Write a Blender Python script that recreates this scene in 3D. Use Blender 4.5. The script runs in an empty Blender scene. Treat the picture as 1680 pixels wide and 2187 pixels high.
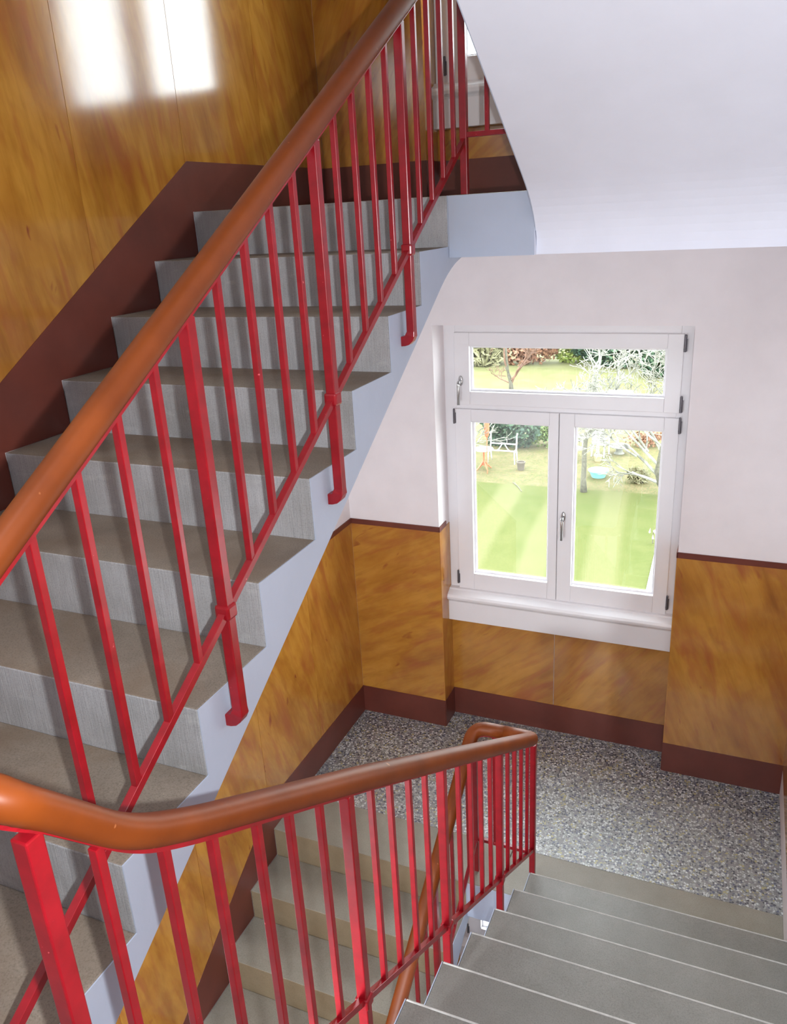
import bpy, math, random
from mathutils import Vector, Matrix, noise
C = bpy.context.scene.collection
SC = bpy.context.scene
# ------------------------------------------------------------------ camera
cam_data = bpy.data.cameras.new('camera')
cam = bpy.data.objects.new('camera', cam_data); C.objects.link(cam); SC.camera = cam
CAM = Vector((2.0833, -1.8487, 3.0448))
ya, pi_, ro = math.radians(24.1751), math.radians(-20.3511), math.radians(-3.223)
fw = Vector((-math.sin(ya)*math.cos(pi_), math.cos(ya)*math.cos(pi_), math.sin(pi_)))
rt = Vector((math.cos(ya), math.sin(ya), 0)); up = rt.cross(fw)
r2 = rt*math.cos(ro) + up*math.sin(ro); u2 = -rt*math.sin(ro) + up*math.cos(ro)
cam.matrix_world = Matrix(((r2.x, u2.x, -fw.x, CAM.x), (r2.y, u2.y, -fw.y, CAM.y), (r2.z, u2.z, -fw.z, CAM.z), (0, 0, 0, 1)))
cam_data.sensor_fit = 'VERTICAL'; cam_data.sensor_height = 36.0
cam_data.lens = 1718.44 * 36.0 / 2187.0
cam_data.clip_start = 0.02; cam_data.clip_end = 400
# ------------------------------------------------------------------ world: bright overcast sky
W = bpy.data.worlds.new('sky'); SC.world = W; W.use_nodes = True
bg = W.node_tree.nodes['Background']
bg.inputs[0].default_value = (0.90, 0.955, 1.0, 1); bg.inputs[1].default_value = 9.0
# ------------------------------------------------------------------ lights: the camera's own flash, and three unseen fill lights added for brightness
def lamp(name, kind, loc, energy, color, **kw):
    d = bpy.data.lights.new(name, kind); d.energy = energy; d.color = color
    for k, v in kw.items(): setattr(d, k, v)
    o = bpy.data.objects.new(name, d); C.objects.link(o); o.location = loc
    return o
flash = lamp('camera_flash', 'SPOT', CAM + r2*0.068 - u2*0.045 + fw*0.02, 96, (0.95, 0.975, 1.0),
             shadow_soft_size=0.012, spot_size=math.radians(125), spot_blend=0.5)
side_fill_light = lamp('side_fill_light', 'POINT', (2.32, 0.60, 1.7), 9, (0.92, 0.97, 1.0), shadow_soft_size=0.3)  # added fill out of view, lifts the window wall and landing
lower_fill = lamp('lower_fill_light', 'POINT', (0.95, -1.75, 1.15), 88, (0.92, 0.97, 1.0), shadow_soft_size=0.14)  # added fill hidden under the floor landing, brightens far wall and lower flight
upper_fill = lamp('upper_fill_light', 'POINT', (1.2, -1.75, 4.2), 22, (0.90, 0.965, 1.0), shadow_soft_size=0.25)  # added fill out of view, brightens the upper steps and left wall
flash.rotation_euler = cam.matrix_world.to_euler()
# ------------------------------------------------------------------ exposure
vs = SC.view_settings
SC.display_settings.display_device = 'sRGB'
vs.view_transform = 'Standard'; vs.look = 'None'; vs.gamma = 1.0; vs.use_curve_mapping = False; vs.exposure = 0.60
SC.cycles.max_bounces = 10; SC.cycles.diffuse_bounces = 6; SC.cycles.glossy_bounces = 5
SC.cycles.transparent_max_bounces = 16
SC.cycles.use_denoising = True
SC.cycles.caustics_reflective = False; SC.cycles.caustics_refractive = False
SC.cycles.sample_clamp_indirect = 6.0

# ------------------------------------------------------------------ materials
def lin(r, g, b):
    f = lambda c: (c/255/12.92 if c <= 10 else ((c/255+0.055)/1.055)**2.4)
    return (f(r), f(g), f(b), 1)
class NT:
    def __init__(self, name):
        self.m = bpy.data.materials.new(name); self.m.use_nodes = True
        self.t = self.m.node_tree; self.b = self.t.nodes['Principled BSDF']; self.out = self.t.nodes['Material Output']
    def n(self, kind, **kw):
        x = self.t.nodes.new(kind)
        for k, v in kw.items():
            if isinstance(v, tuple) and k == 'ins':
                for i, val in v: x.inputs[i].default_value = val
            else: setattr(x, k, v)
        return x
    def l(self, a, ao, b, bi): self.t.links.new(a.outputs[ao], b.inputs[bi])
    def ramp(self, stops, interp='LINEAR'):
        r = self.n('ShaderNodeValToRGB'); cr = r.color_ramp; cr.interpolation = interp
        while len(cr.elements) > 1: cr.elements.remove(cr.elements[-1])
        cr.elements[0].position = stops[0][0]; cr.elements[0].color = stops[0][1]
        for p, c in stops[1:]:
            e = cr.elements.new(p); e.color = c
        return r
    def noise(self, scale, detail=3.0, rough=0.55, src=None, dist=0.0):
        x = self.n('ShaderNodeTexNoise'); x.inputs['Scale'].default_value = scale; x.inputs['Detail'].default_value = detail
        x.inputs['Roughness'].default_value = rough; x.inputs['Distortion'].default_value = dist
        if src: self.t.links.new(src, x.inputs['Vector'])
        return x
    def mapping(self, coord, scale=(1, 1, 1), rot=(0, 0, 0)):
        tc = self.n('ShaderNodeTexCoord'); mp = self.n('ShaderNodeMapping')
        mp.inputs['Scale'].default_value = scale; mp.inputs['Rotation'].default_value = rot
        self.l(tc, coord, mp, 'Vector'); return mp.outputs['Vector']
    def mix(self, fac, a, b, mode='MIX'):
        x = self.n('ShaderNodeMix', data_type='RGBA', blend_type=mode)
        for s, i in ((fac, 0), (a, 6), (b, 7)):
            if hasattr(s, 'is_linked') or hasattr(s, 'links'): self.t.links.new(s, x.inputs[i])
            else: x.inputs[i].default_value = s
        return x.outputs[2]
    def bump(self, h, strength=0.3, dist=0.002):
        x = self.n('ShaderNodeBump'); x.inputs['Strength'].default_value = strength; x.inputs['Distance'].default_value = dist
        self.t.links.new(h, x.inputs['Height']); self.t.links.new(x.outputs[0], self.b.inputs['Normal'])
    def base(self, c):
        if isinstance(c, tuple): self.b.inputs['Base Color'].default_value = c
        else: self.t.links.new(c, self.b.inputs['Base Color'])
    def rough(self, r): self.b.inputs['Roughness'].default_value = r
    def spec(self, s): self.b.inputs['Specular IOR Level'].default_value = s

def plain(name, c, rough=0.5, metal=0.0, var=0.06, scale=6.0, bump=0.0, bscale=60, spec=0.5):
    k = NT(name); v = k.mapping('Object')
    n1 = k.noise(scale, 4, src=v)
    d = tuple(max(0, x*(1-var*2)) for x in c[:3]) + (1,)
    e = tuple(min(1, x*(1+var)) for x in c[:3]) + (1,)
    r = k.ramp([(0.3, d), (0.7, e)]); k.l(n1, 0, r, 0); k.base(r.outputs[0])
    k.rough(rough); k.b.inputs['Metallic'].default_value = metal; k.spec(spec)
    if bump:
        n2 = k.noise(bscale, 3, src=v); k.bump(n2.outputs[0], bump, 0.002)
    return k.m
M = {}
M['plaster'] = plain('pale_plaster', lin(230, 224, 226), 0.75, var=0.02, bump=0.15, bscale=90, spec=0.2)
M['ceiling'] = plain('lilac_white_paint', lin(224, 228, 240), 0.8, var=0.015, bump=0.2, bscale=50, spec=0.2)
M['stringer'] = plain('blue_white_paint', lin(174, 184, 202), 0.55, var=0.02, bump=0.25, bscale=45, spec=0.35)
M['brown'] = plain('brown_gloss_paint', lin(104, 52, 42), 0.32, var=0.10, scale=5, bump=0.08, bscale=40)
M['white_frame'] = plain('white_frame_paint', lin(228, 226, 229), 0.35, var=0.01, spec=0.4)
M['metal'] = plain('brushed_metal', lin(190, 190, 190), 0.3, metal=0.9, var=0.03)
M['hinge'] = plain('dark_hinge_metal', lin(105, 102, 108), 0.4, metal=0.6, var=0.05)
M['gasket'] = plain('grey_gasket', lin(120, 125, 130), 0.6)

def red_paint():
    k = NT('red_gloss_paint'); v = k.mapping('Object')
    n1 = k.noise(25, 4, src=v)
    r = k.ramp([(0.25, lin(124, 15, 24)), (0.75, lin(154, 19, 32))]); k.l(n1, 0, r, 0)
    n2 = k.noise(70, 3, src=v); r2_ = k.ramp([(0.735, (0, 0, 0, 1)), (0.76, (1, 1, 1, 1))]); k.l(n2, 0, r2_, 0)
    k.base(k.mix(r2_.outputs[0], r.outputs[0], lin(205, 90, 95))); k.rough(0.28); k.bump(n1.outputs[0], 0.12, 0.002); return k.m
M['red'] = red_paint()
def handrail_mat():
    k = NT('brown_handrail_plastic'); v = k.mapping('Object')
    n1 = k.noise(7, 5, src=v)
    r = k.ramp([(0.3, lin(104, 47, 11)), (0.7, lin(123, 58, 15))]); k.l(n1, 0, r, 0)
    n2 = k.noise(38, 2, src=v); r3 = k.ramp([(0.73, (0, 0, 0, 1)), (0.77, (1, 1, 1, 1))]); k.l(n2, 0, r3, 0)
    k.base(k.mix(r3.outputs[0], r.outputs[0], lin(165, 100, 60))); k.rough(0.46); k.spec(0.32); k.bump(n1.outputs[0], 0.06, 0.002); return k.m
M['handrail'] = handrail_mat()
def dado():
    k = NT('ochre_marbled_gloss_paint'); uv = k.n('ShaderNodeUVMap'); uv.uv_map = 'UVMap'
    def mp(sx, sy):
        x = k.n('ShaderNodeMapping'); x.inputs['Scale'].default_value = (sx, sy, 1); k.l(uv, 0, x, 'Vector'); return x.outputs[0]
    big = k.noise(1.0, 4, 0.6, mp(2.2, 4.5), 0.3)
    base = k.ramp([(0.28, lin(152, 96, 36)), (0.45, lin(174, 118, 44)), (0.6, lin(188, 134, 54)), (0.75, lin(164, 105, 45))]); k.l(big, 0, base, 0)
    fine = k.noise(1.0, 5, 0.65, mp(3.0, 24.0), 0.4)
    fr = k.ramp([(0.35, lin(150, 100, 56)), (0.55, (1, 1, 1, 1))]); k.l(fine, 0, fr, 0)
    c1 = k.mix(0.24, base.outputs[0], fr.outputs[0], 'MULTIPLY')
    dk = k.noise(1.0, 3, 0.5, mp(2.4, 10.0), 1.0)
    dr = k.ramp([(0.50, (0, 0, 0, 1)), (0.76, (0.7, 0.7, 0.7, 1))]); k.l(dk, 0, dr, 0)
    c2 = k.mix(dr.outputs[0], c1, lin(150, 76, 42))
    d3 = k.noise(1.0, 2, 0.5, mp(5.5, 17.0), 0.7)
    dr3 = k.ramp([(0.69, (0, 0, 0, 1)), (0.78, (0.8, 0.8, 0.8, 1))]); k.l(d3, 0, dr3, 0)
    c3 = k.mix(dr3.outputs[0], c2, lin(122, 46, 32))
    k.base(c3); k.rough(0.12); k.spec(0.95)
    w = k.noise(1.0, 2, 0.5, mp(5, 5)); k.bump(w.outputs[0], 0.05, 0.004)
    return k.m
M['dado'] = dado()
def concrete(name, c0, c1, comb=0.0, speck=0.25, rough=0.75, stain=None, spec=0.3):
    k = NT(name); v = k.mapping('Object')
    big = k.noise(5.0, 5, 0.6, v); r = k.ramp([(0.32, c0), (0.68, c1)]); k.l(big, 0, r, 0)
    sp = k.noise(260, 2, 0.5, v); sr = k.ramp([(0.33, (0.45, 0.43, 0.40, 1)), (0.5, (1, 1, 1, 1)), (0.66, (1.0, 1.0, 1.0, 1)), (0.72, (1.6, 1.58, 1.5, 1))]); k.l(sp, 0, sr, 0)
    c = k.mix(speck, r.outputs[0], sr.outputs[0], 'MULTIPLY')
    if comb:
        vv = k.mapping('Object', (330, 330, 9)); nn = k.noise(1.0, 3, 0.6, vv)
        cr = k.ramp([(0.35, (0.72, 0.72, 0.72, 1)), (0.65, (1.15, 1.15, 1.15, 1))]); k.l(nn, 0, cr, 0)
        c = k.mix(0.38, c, cr.outputs[0], 'MULTIPLY'); k.bump(nn.outputs[0], comb, 0.003)
        lo = k.noise(9, 4, 0.6, k.mapping('Object', (1, 1, 2.5))); lr = k.ramp([(0.60, (0, 0, 0, 1)), (0.75, (0.45, 0.45, 0.45, 1))]); k.l(lo, 0, lr, 0)
        c = k.mix(lr.outputs[0], c, lin(186, 186, 186))
    else:
        k.bump(sp.outputs[0], 0.25, 0.0015)
    if stain:
        st = k.noise(3.2, 4, 0.6, v, 0.5); sr2 = k.ramp([(0.5, (0, 0, 0, 1)), (0.72, (0.7, 0.7, 0.7, 1))]); k.l(st, 0, sr2, 0)
        c = k.mix(sr2.outputs[0], c, stain)
    k.base(c); k.rough(rough); k.spec(spec); return k.m
M['riser'] = concrete('combed_concrete', lin(146, 147, 147), lin(168, 169, 172), comb=0.5, speck=0.3)
M['tread'] = concrete('worn_concrete_tread', lin(120, 110, 99), lin(140, 130, 118), speck=0.45, stain=lin(116, 98, 80), rough=0.7)
M['tread_grey'] = concrete('grey_concrete_tread', lin(119, 118, 112), lin(132, 131, 126), speck=0.35, rough=0.42, spec=0.45)
M['tread_pale'] = concrete('pale_concrete_tread', lin(135, 131, 120), lin(149, 145, 134), speck=0.35, rough=0.45, spec=0.45)
M['riser_brown'] = concrete('brown_concrete_riser', lin(124, 108, 84), lin(140, 126, 102), speck=0.3)  # darker and browner than the upper risers
M['arris'] = plain('window_lit_arris', lin(190, 190, 186), 0.6, var=0.1, scale=40)  # window light on the step edges, put into a pale colour
def terrazzo():
    k = NT('pebble_terrazzo'); v = k.mapping('Object', (1, 1, 0))
    wn = k.noise(40, 2, 0.5, v)
    ad = k.n('ShaderNodeVectorMath', operation='MULTIPLY_ADD'); k.t.links.new(wn.outputs[1], ad.inputs[0]); ad.inputs[1].default_value = (0.008, 0.008, 0); k.t.links.new(v, ad.inputs[2])
    vo = k.n('ShaderNodeTexVoronoi'); vo.inputs['Scale'].default_value = 92; k.l(ad, 0, vo, 'Vector')
    sep = k.n('ShaderNodeSeparateColor'); k.l(vo, 'Color', sep, 0)
    cr = k.ramp([(0.0, lin(44, 48, 66)), (0.13, lin(70, 78, 108)), (0.24, lin(118, 120, 122)), (0.38, lin(160, 164, 164)), (0.56, lin(198, 204, 206)),
                 (0.70, lin(172, 164, 112)), (0.78, lin(132, 128, 134)), (0.88, lin(206, 212, 212))], 'CONSTANT'); k.l(sep, 0, cr, 0)
    ed = k.n('ShaderNodeTexVoronoi', feature='DISTANCE_TO_EDGE'); ed.inputs['Scale'].default_value = 92; k.l(ad, 0, ed, 'Vector')
    er = k.ramp([(0.05, (1, 1, 1, 1)), (0.13, (0, 0, 0, 1))]); k.l(ed, 0, er, 0)
    c = k.mix(er.outputs[0], cr.outputs[0], lin(128, 132, 132))
    k.base(c); k.rough(0.47); k.spec(1.0); k.b.inputs['Coat Weight'].default_value = 0.7; k.b.inputs['Coat Roughness'].default_value = 0.4; k.bump(ed.outputs[0], 0.06, 0.002); return k.m
M['terrazzo'] = terrazzo()
def glass():
    k = NT('clear_window_glass'); k.t.nodes.remove(k.b)
    tr = k.n('ShaderNodeBsdfTransparent'); tr.inputs[0].default_value = (0.95, 0.97, 0.96, 1)
    gl = k.n('ShaderNodeBsdfGlossy'); gl.inputs['Roughness'].default_value = 0.02
    lw = k.n('ShaderNodeLayerWeight'); lw.inputs[0].default_value = 0.5
    pw = k.n('ShaderNodeMath', operation='POWER'); k.l(lw, 'Facing', pw, 0); pw.inputs[1].default_value = 5.0
    fr = k.n('ShaderNodeMath', operation='MULTIPLY_ADD'); k.l(pw, 0, fr, 0); fr.inputs[1].default_value = 0.90; fr.inputs[2].default_value = 0.04
    mx = k.n('ShaderNodeMixShader'); k.l(fr, 0, mx, 0); k.l(tr, 0, mx, 1); k.l(gl, 0, mx, 2); k.l(mx, 0, k.out, 0); return k.m
M['glass'] = glass()

# ------------------------------------------------------------------ mesh helpers
class MB:
    def __init__(self): self.v = []; self.f = []; self.mi = []; self.uv = []
    def add(self, vs, fs, mi=0, uvs=None):
        o = len(self.v); self.v += [tuple(x) for x in vs]
        for i, f in enumerate(fs):
            self.f.append(tuple(o+j for j in f)); self.mi.append(mi if isinstance(mi, int) else mi[i])
        return self
    def box(self, x0, x1, y0, y1, z0, z1, mi=0):
        v = [(x0,y0,z0),(x1,y0,z0),(x1,y1,z0),(x0,y1,z0),(x0,y0,z1),(x1,y0,z1),(x1,y1,z1),(x0,y1,z1)]
        return self.add(v, [(0,3,2,1),(4,5,6,7),(0,1,5,4),(1,2,6,5),(2,3,7,6),(3,0,4,7)], mi)
    def prism(self, poly, axis, a, b, mi=0):
        """poly: 2-D outline; axis 'x': (y,z) outline extruded in x; 'y': (x,z); 'z': (x,y)"""
        n = len(poly)
        P = {'x': lambda p, t: (t, p[0], p[1]), 'y': lambda p, t: (p[0], t, p[1]), 'z': lambda p, t: (p[0], p[1], t)}[axis]
        v = [P(p, a) for p in poly] + [P(p, b) for p in poly]
        f = [tuple(range(n)), tuple(range(2*n-1, n-1, -1))]
        f += [(i, i+n, (i+1) % n + n, (i+1) % n) for i in range(n)]
        return self.add(v, f, mi)
    def sweep(self, path, prof, mi=0, caps=True, scales=None):
        path = [Vector(p) for p in path]; n = len(prof); vs = []
        for i, p in enumerate(path):
            a = path[max(i-1, 0)]; b = path[min(i+1, len(path)-1)]
            t = (b-a).normalized()
            zz = Vector((0, 0, 1)) if abs(t.z) < 0.97 else Vector((0, 1, 0))
            s = t.cross(zz).normalized(); u = s.cross(t)
            k = scales[i] if scales else 1.0
            vs += [p + s*(q[0]*k) + u*(q[1]*k) for q in prof]
        fs = []
        for i in range(len(path)-1):
            for j in range(n):
                fs.append((i*n+j, i*n+(j+1) % n, (i+1)*n+(j+1) % n, (i+1)*n+j))
        if caps: fs += [tuple(range(n-1, -1, -1)), tuple((len(path)-1)*n+j for j in range(n))]
        return self.add(vs, fs, mi)
    def lathe(self, prof, cx, cy, cz, seg=20, mi=0, axis='z'):
        vs = []; n = len(prof)
        for k in range(seg):
            a = 2*math.pi*k/seg
            for r, z in prof: vs.append((cx+r*math.cos(a), cy+r*math.sin(a), cz+z))
        fs = [(k*n+i, ((k+1) % seg)*n+i, ((k+1) % seg)*n+i+1, k*n+i+1) for k in range(seg) for i in range(n-1)]
        fs += [tuple(k*n for k in range(seg-1, -1, -1)), tuple(k*n+n-1 for k in range(seg))]
        return self.add(vs, fs, mi)
    def build(self, name, mats, parent=None, smooth=False, bevel=0.0, seg=2, fixn=True):
        me = bpy.data.meshes.new(name); me.from_pydata(self.v, [], self.f)
        for m in (mats if isinstance(mats, (list, tuple)) else [mats]): me.materials.append(m)
        me.polygons.foreach_set('material_index', self.mi)
        if fixn:
            import bmesh
            bm = bmesh.new(); bm.from_mesh(me); bmesh.ops.recalc_face_normals(bm, faces=bm.faces); bm.to_mesh(me); bm.free()
        if smooth: me.polygons.foreach_set('use_smooth', [True]*len(me.polygons))
        me.update()
        o = bpy.data.objects.new(name, me); C.objects.link(o)
        if parent: o.parent = parent
        if bevel:
            b = o.modifiers.new('bevel', 'BEVEL'); b.width = bevel; b.segments = seg; b.limit_method = 'ANGLE'; b.angle_limit = math.radians(35)
        return o
def tag(o, label=None, cat=None, group=None, kind=None):
    for k, v in (('label', label), ('category', cat), ('group', group), ('kind', kind)):
        if v: o[k] = v
    return o
def thing(name, label, cat, loc=(0, 0, 0), group=None):
    o = bpy.data.objects.new(name, None); C.objects.link(o); o.location = loc; o.empty_display_size = 0.1
    return tag(o, label, cat, group)
def struct(o, label=None): return tag(o, label, None, None, 'structure')
def ngon(r, n, ry=None): return [(r*math.cos(2*math.pi*i/n), (ry or r)*math.sin(2*math.pi*i/n)) for i in range(n)]
def sq(a, b=None): b = b or a; return [(-a, -b), (a, -b), (a, b), (-a, b)]
def circ_fillet(pts, rad, n=6):
    """round the inner corners of a polyline"""
    pts = [Vector(p) for p in pts]; out = [pts[0]]
    for i in range(1, len(pts)-1):
        p = pts[i]; a = (pts[i-1]-p); b = (pts[i+1]-p)
        r = min(rad, a.length*0.49, b.length*0.49)
        p0 = p + a.normalized()*r; p1 = p + b.normalized()*r
        for k in range(n+1):
            t = k/n; out.append(p0*(1-t)**2 + p*2*t*(1-t) + p1*t**2)
    return out + [pts[-1]]

# ------------------------------------------------------------------ dimensions (metres; the half-landing floor is z = 0)
T = 3.092            # upper half-landing
FL = 1.5435          # floor landing where the photographer stands
XS, XR, XW = 1.078, 1.387, 2.467   # end of the left steps, start of the right steps, right wall
YE = 1.0             # edge of the half-landings
YW, YN = 2.162, 2.334
G, RISE = 0.2807, 0.17
YF = YE - 8*G        # edge of the floor landing
YB = -3.1            # rear wall
NX0, NX1 = 0.561, 1.859
WOFF = (0.0, 2.72, -2.80)          # window heights of the three half-landings
LAND = (0.0, T, -3.092)
ZTOP, ZBOT = 6.1, -3.3
# ------------------------------------------------------------------ room shell
m = MB(); m.box(-0.25, -0.004, YB-0.2, 2.46, ZBOT-0.2, ZTOP+0.2)
wall_left = struct(m.build('wall_left', M['plaster']))
m = MB(); m.box(XW, XW+0.25, YB-0.2, 2.46, ZBOT-0.2, ZTOP+0.2)
wall_right = struct(m.build('wall_right', M['plaster']))
m = MB(); m.box(-0.004, XW, YB-0.2, YB, ZBOT-0.2, ZTOP+0.2)
wall_rear = struct(m.build('wall_rear', M['plaster']))
m = MB()
YP = YW + 0.004
m.box(-0.004, NX0, YP, 2.46, ZBOT-0.2, ZTOP+0.2); m.box(NX1, XW, YP, 2.46, ZBOT-0.2, ZTOP+0.2)
zs = sorted([(o+2.484, l) for o, l in zip(WOFF, LAND)])
prev = ZBOT-0.2
for o, l in sorted(zip(WOFF, LAND)):
    m.box(NX0, NX1, YP, 2.46, prev, l-0.021)                       # solid below the niche floor
    zt = o + 2.484
    z0, z1, x0, x1 = o+0.90, o+2.44, 0.60, 1.82              # opening behind the frame
    m.box(NX0, x0, YN, 2.46, l, zt); m.box(x1, NX1, YN, 2.46, l, zt)
    m.box(x0, x1, YN, 2.46, l, z0); m.box(x0, x1, YN, 2.46, z1, zt)
    prev = zt
m.box(NX0, NX1, YP, 2.46, prev, ZTOP+0.2)
wall_back = struct(m.build('wall_back', M['plaster']))
m = MB(); m.box(-0.004, XW, YB, YP, ZTOP, ZTOP+0.2)
struct(m.build('ceiling', M['ceiling']))

# landings
def landing(z, name):
    m = MB(); m.box(-0.004, XW, YE+0.305, YW+0.006, z-0.02, z); m.box(NX0, NX1, YW+0.006, YN, z-0.02, z)
    o = struct(m.build(name, M['terrazzo']))
    return o
def landing_slab(z, parent):
    m = MB(); m.box(-0.004, XR, YE+0.004, YP, z-0.207, z-0.02); m.box(XR, XW, YE+0.028, YP, z-0.207, z-0.02)
    m.build('slab', M['ceiling'], parent)
    m = MB(); m.box(XS+0.001, XR-0.001, YE, YE+0.004, z-0.207, z-0.001)
    m.build('fascia', M['stringer'], parent)
fl0 = landing(0.0, 'floor'); landing_slab(0.0, fl0)
fl1 = landing(T, 'floor'); landing_slab(T, fl1)
m = MB(); m.box(-0.004, XW, YB, YP, ZBOT-0.02, ZBOT); struct(m.build('floor', M['terrazzo']))
m = MB(); m.box(-0.004, XW, YB, YF-0.002, FL-0.2, FL); struct(m.build('floor', M['terrazzo']))
m = MB(); m.box(-0.004, XW, YB, YF-0.002, FL+T-0.2, FL+T); struct(m.build('floor', M['ceiling']))
# concrete edging strip of both half-landings (the part over the flights below belongs to the landing)
def edging(z, x0, x1, parent):
    m = MB(); m.box(x0, x1, YE+0.004, YE+0.305, z-0.02, z+0.0005)
    return m.build('edge_slab', M['tread_pale'], parent, bevel=0.003)
edging(0, -0.004, 1.23, fl0); edging(0, 1.232, XW, fl0)
edging(T, XS+0.0, XW, fl1)

# ------------------------------------------------------------------ dado panels, skirtings, dado caps
def streaked(o, plane, ang, seed):
    """UVs in metres, turned so that u runs along the brushed streaks"""
    rnd = random.Random(seed); ox, oy = rnd.uniform(0, 50), rnd.uniform(0, 50)
    me = o.data; uvl = me.uv_layers.new(name='UVMap'); c, s = math.cos(math.radians(ang)), math.sin(math.radians(ang))
    for lp in me.loops:
        p = me.vertices[lp.vertex_index].co
        a = p.y if plane == 'x' else p.x
        if plane == 'r': a = p.y
        uvl.data[lp.index].uv = (a*c + p.z*s + ox, -a*s + p.z*c + oy)
pseed = [10]
def panel_x(poly, parent, ang, x0=-0.004, x1=0.0):
    pseed[0] += 1
    m = MB(); m.prism(poly, 'x', x0, x1); o = m.build('panel', M['dado'], parent); streaked(o, 'x', ang, pseed[0]); return o
def panel_y(x0, x1, z0, z1, y0, y1, parent, ang):
    pseed[0] += 1
    m = MB(); m.box(x0, x1, y0, y1, z0, z1); o = m.build('panel', M['dado'], parent); streaked(o, 'y', ang, pseed[0]); return o
CAPZ, BASE = 1.347, 0.186
JY = [YW, 1.58, 0.99, 0.40, -0.19, -0.78, YF]
gap = 0.0012
def flight_line(zl):                 # nosing line of a flight that reaches the landing at zl
    return lambda y: zl + (y-YE)*RISE/G
AN = [72, 80, 76, 70, 82, 66, 75, 60]
for z in (0.0, T):
    nl = flight_line(z); bp = YE + 0.0
    gg = G if z > 1 else 0.265
    lo = lambda y: z + (0.186 if y >= bp else 0.186 + (y-bp)*RISE/gg)
    hi = lambda y: z + (CAPZ if y >= bp else CAPZ + (y-bp)*RISE/gg)
    for i in range(len(JY)-1):
        a, b = JY[i+1]+gap, JY[i]-gap
        ys = [a, b] if not (a < bp < b) else [a, bp, b]
        poly = [(y, lo(y)) for y in ys] + [(y, hi(y)-0.031) for y in reversed(ys)]
        panel_x(poly, wall_left, 180-AN[(i*3+int(z)) % len(AN)])
    # dado cap
    cap = [(YW, hi(YW)-0.03), (bp, hi(bp)-0.03), (YF, hi(YF)-0.03), (YF, hi(YF)), (bp, hi(bp)), (YW, hi(YW))]
    m = MB(); m.prism(cap, 'x', -0.004, 0.002); struct(m.build('trim_1', M['brown']))
    # skirting on the left wall, cut to the steps
    zig = [(YW, z), (YE+0.0, z)]
    gg = G if z > 1 else 0.265
    for k in range(9):
        zig += [(YE-k*gg, z-k*RISE), (YE-k*gg, z-(k+1)*RISE)]
        if k < 8: zig += [(YE-(k+1)*gg, z-(k+1)*RISE)]
    yl = YE-8*gg
    zz = []
    for p in zig:
        if not zz or (abs(p[0]-zz[-1][0])+abs(p[1]-zz[-1][1]) > 1e-6): zz.append(p)
    top = [(yl, z+0.186+(yl-bp)*RISE/gg), (bp, z+0.186), (YW, z+0.186)]
    m = MB(); m.prism(zz+top, 'x', -0.004, 0.0015); struct(m.build('baseboard_left', M['brown']))
# lower left wall under the lower flight's dado is out of view; window wall next
for wi, (wo, l) in enumerate(zip(WOFF, LAND)):
    top = l + CAPZ
    tp = top - 0.031
    panel_y(0.0, NX0, l+BASE, tp, YW, YP, wall_back, 25 + wi*40)
    panel_y(NX1, XW, l+BASE, tp, YW, YP, wall_back, 112)
    sb = wo + 0.70
    if sb - l - BASE > 0.02:
        panel_y(NX0+0.004, 1.199, l+BASE, sb, YN-0.004, YN, wall_back, 38)
        panel_y(1.2015, NX1-0.004, l+BASE, sb, YN-0.004, YN, wall_back, 52)
    # reveals
    for x0, x1, xc in ((NX0, NX0+0.004, 0), (NX1-0.004, NX1, 1)):
        pseed[0] += 1
        m = MB(); m.box(x0, x1, YW, YN, l+BASE, tp); o = m.build('panel', M['dado'], wall_back); streaked(o, 'x', 80, pseed[0])
    # caps
    for nm, bx in (('trim_2', (-0.004, NX0+0.002, YW-0.002, YP)), ('trim_3', (NX1-0.002, XW, YW-0.002, YP)),
                   ('trim_4', (NX0, NX0+0.006, YW-0.002, YN-0.06)), ('trim_5', (NX1-0.006, NX1, YW-0.002, YN-0.06))):
        m = MB(); m.box(*bx, tp, top); struct(m.build(nm, M['brown']))
    m = MB()
    m.box(0.0015, NX0+0.002, YW-0.002, YP, l, l+BASE); m.box(NX0, NX0+0.006, YP, YN-0.006, l, l+BASE)
    m.box(NX0, NX1, YN-0.006, YN, l, l+BASE); m.box(NX1-0.006, NX1, YP, YN-0.006, l, l+BASE)
    m.box(NX1-0.002, XW, YW-0.002, YP, l, l+BASE)
    struct(m.build('baseboard_back', M['brown']))
# right wall dado (beside and behind the camera)
for z0, z1, y0, y1 in ((0.186, 1.316, YE, YW), (FL+0.186, FL+1.316, YB, YF), (T+0.186, T+1.316, YE, YW)):
    pseed[0] += 1
    m = MB(); m.box(XW-0.004, XW, y0, y1, z0, z1); o = m.build('panel', M['dado'], wall_right); streaked(o, 'x', 75, pseed[0])
for s0, s1 in ((0.0, FL), (T, T+FL)):
    p = [(YE, s0+0.35), (YF, s1+0.2), (YF, s1+1.316), (YE, s0+1.50)]
    pseed[0] += 1
    m = MB(); m.prism(p, 'x', XW-0.004, XW); o = m.build('panel', M['dado'], wall_right); streaked(o, 'x', 75, pseed[0])
panel_y(0, XW, FL+0.186, FL+1.316, YB, YB+0.004, wall_rear, 70)

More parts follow.
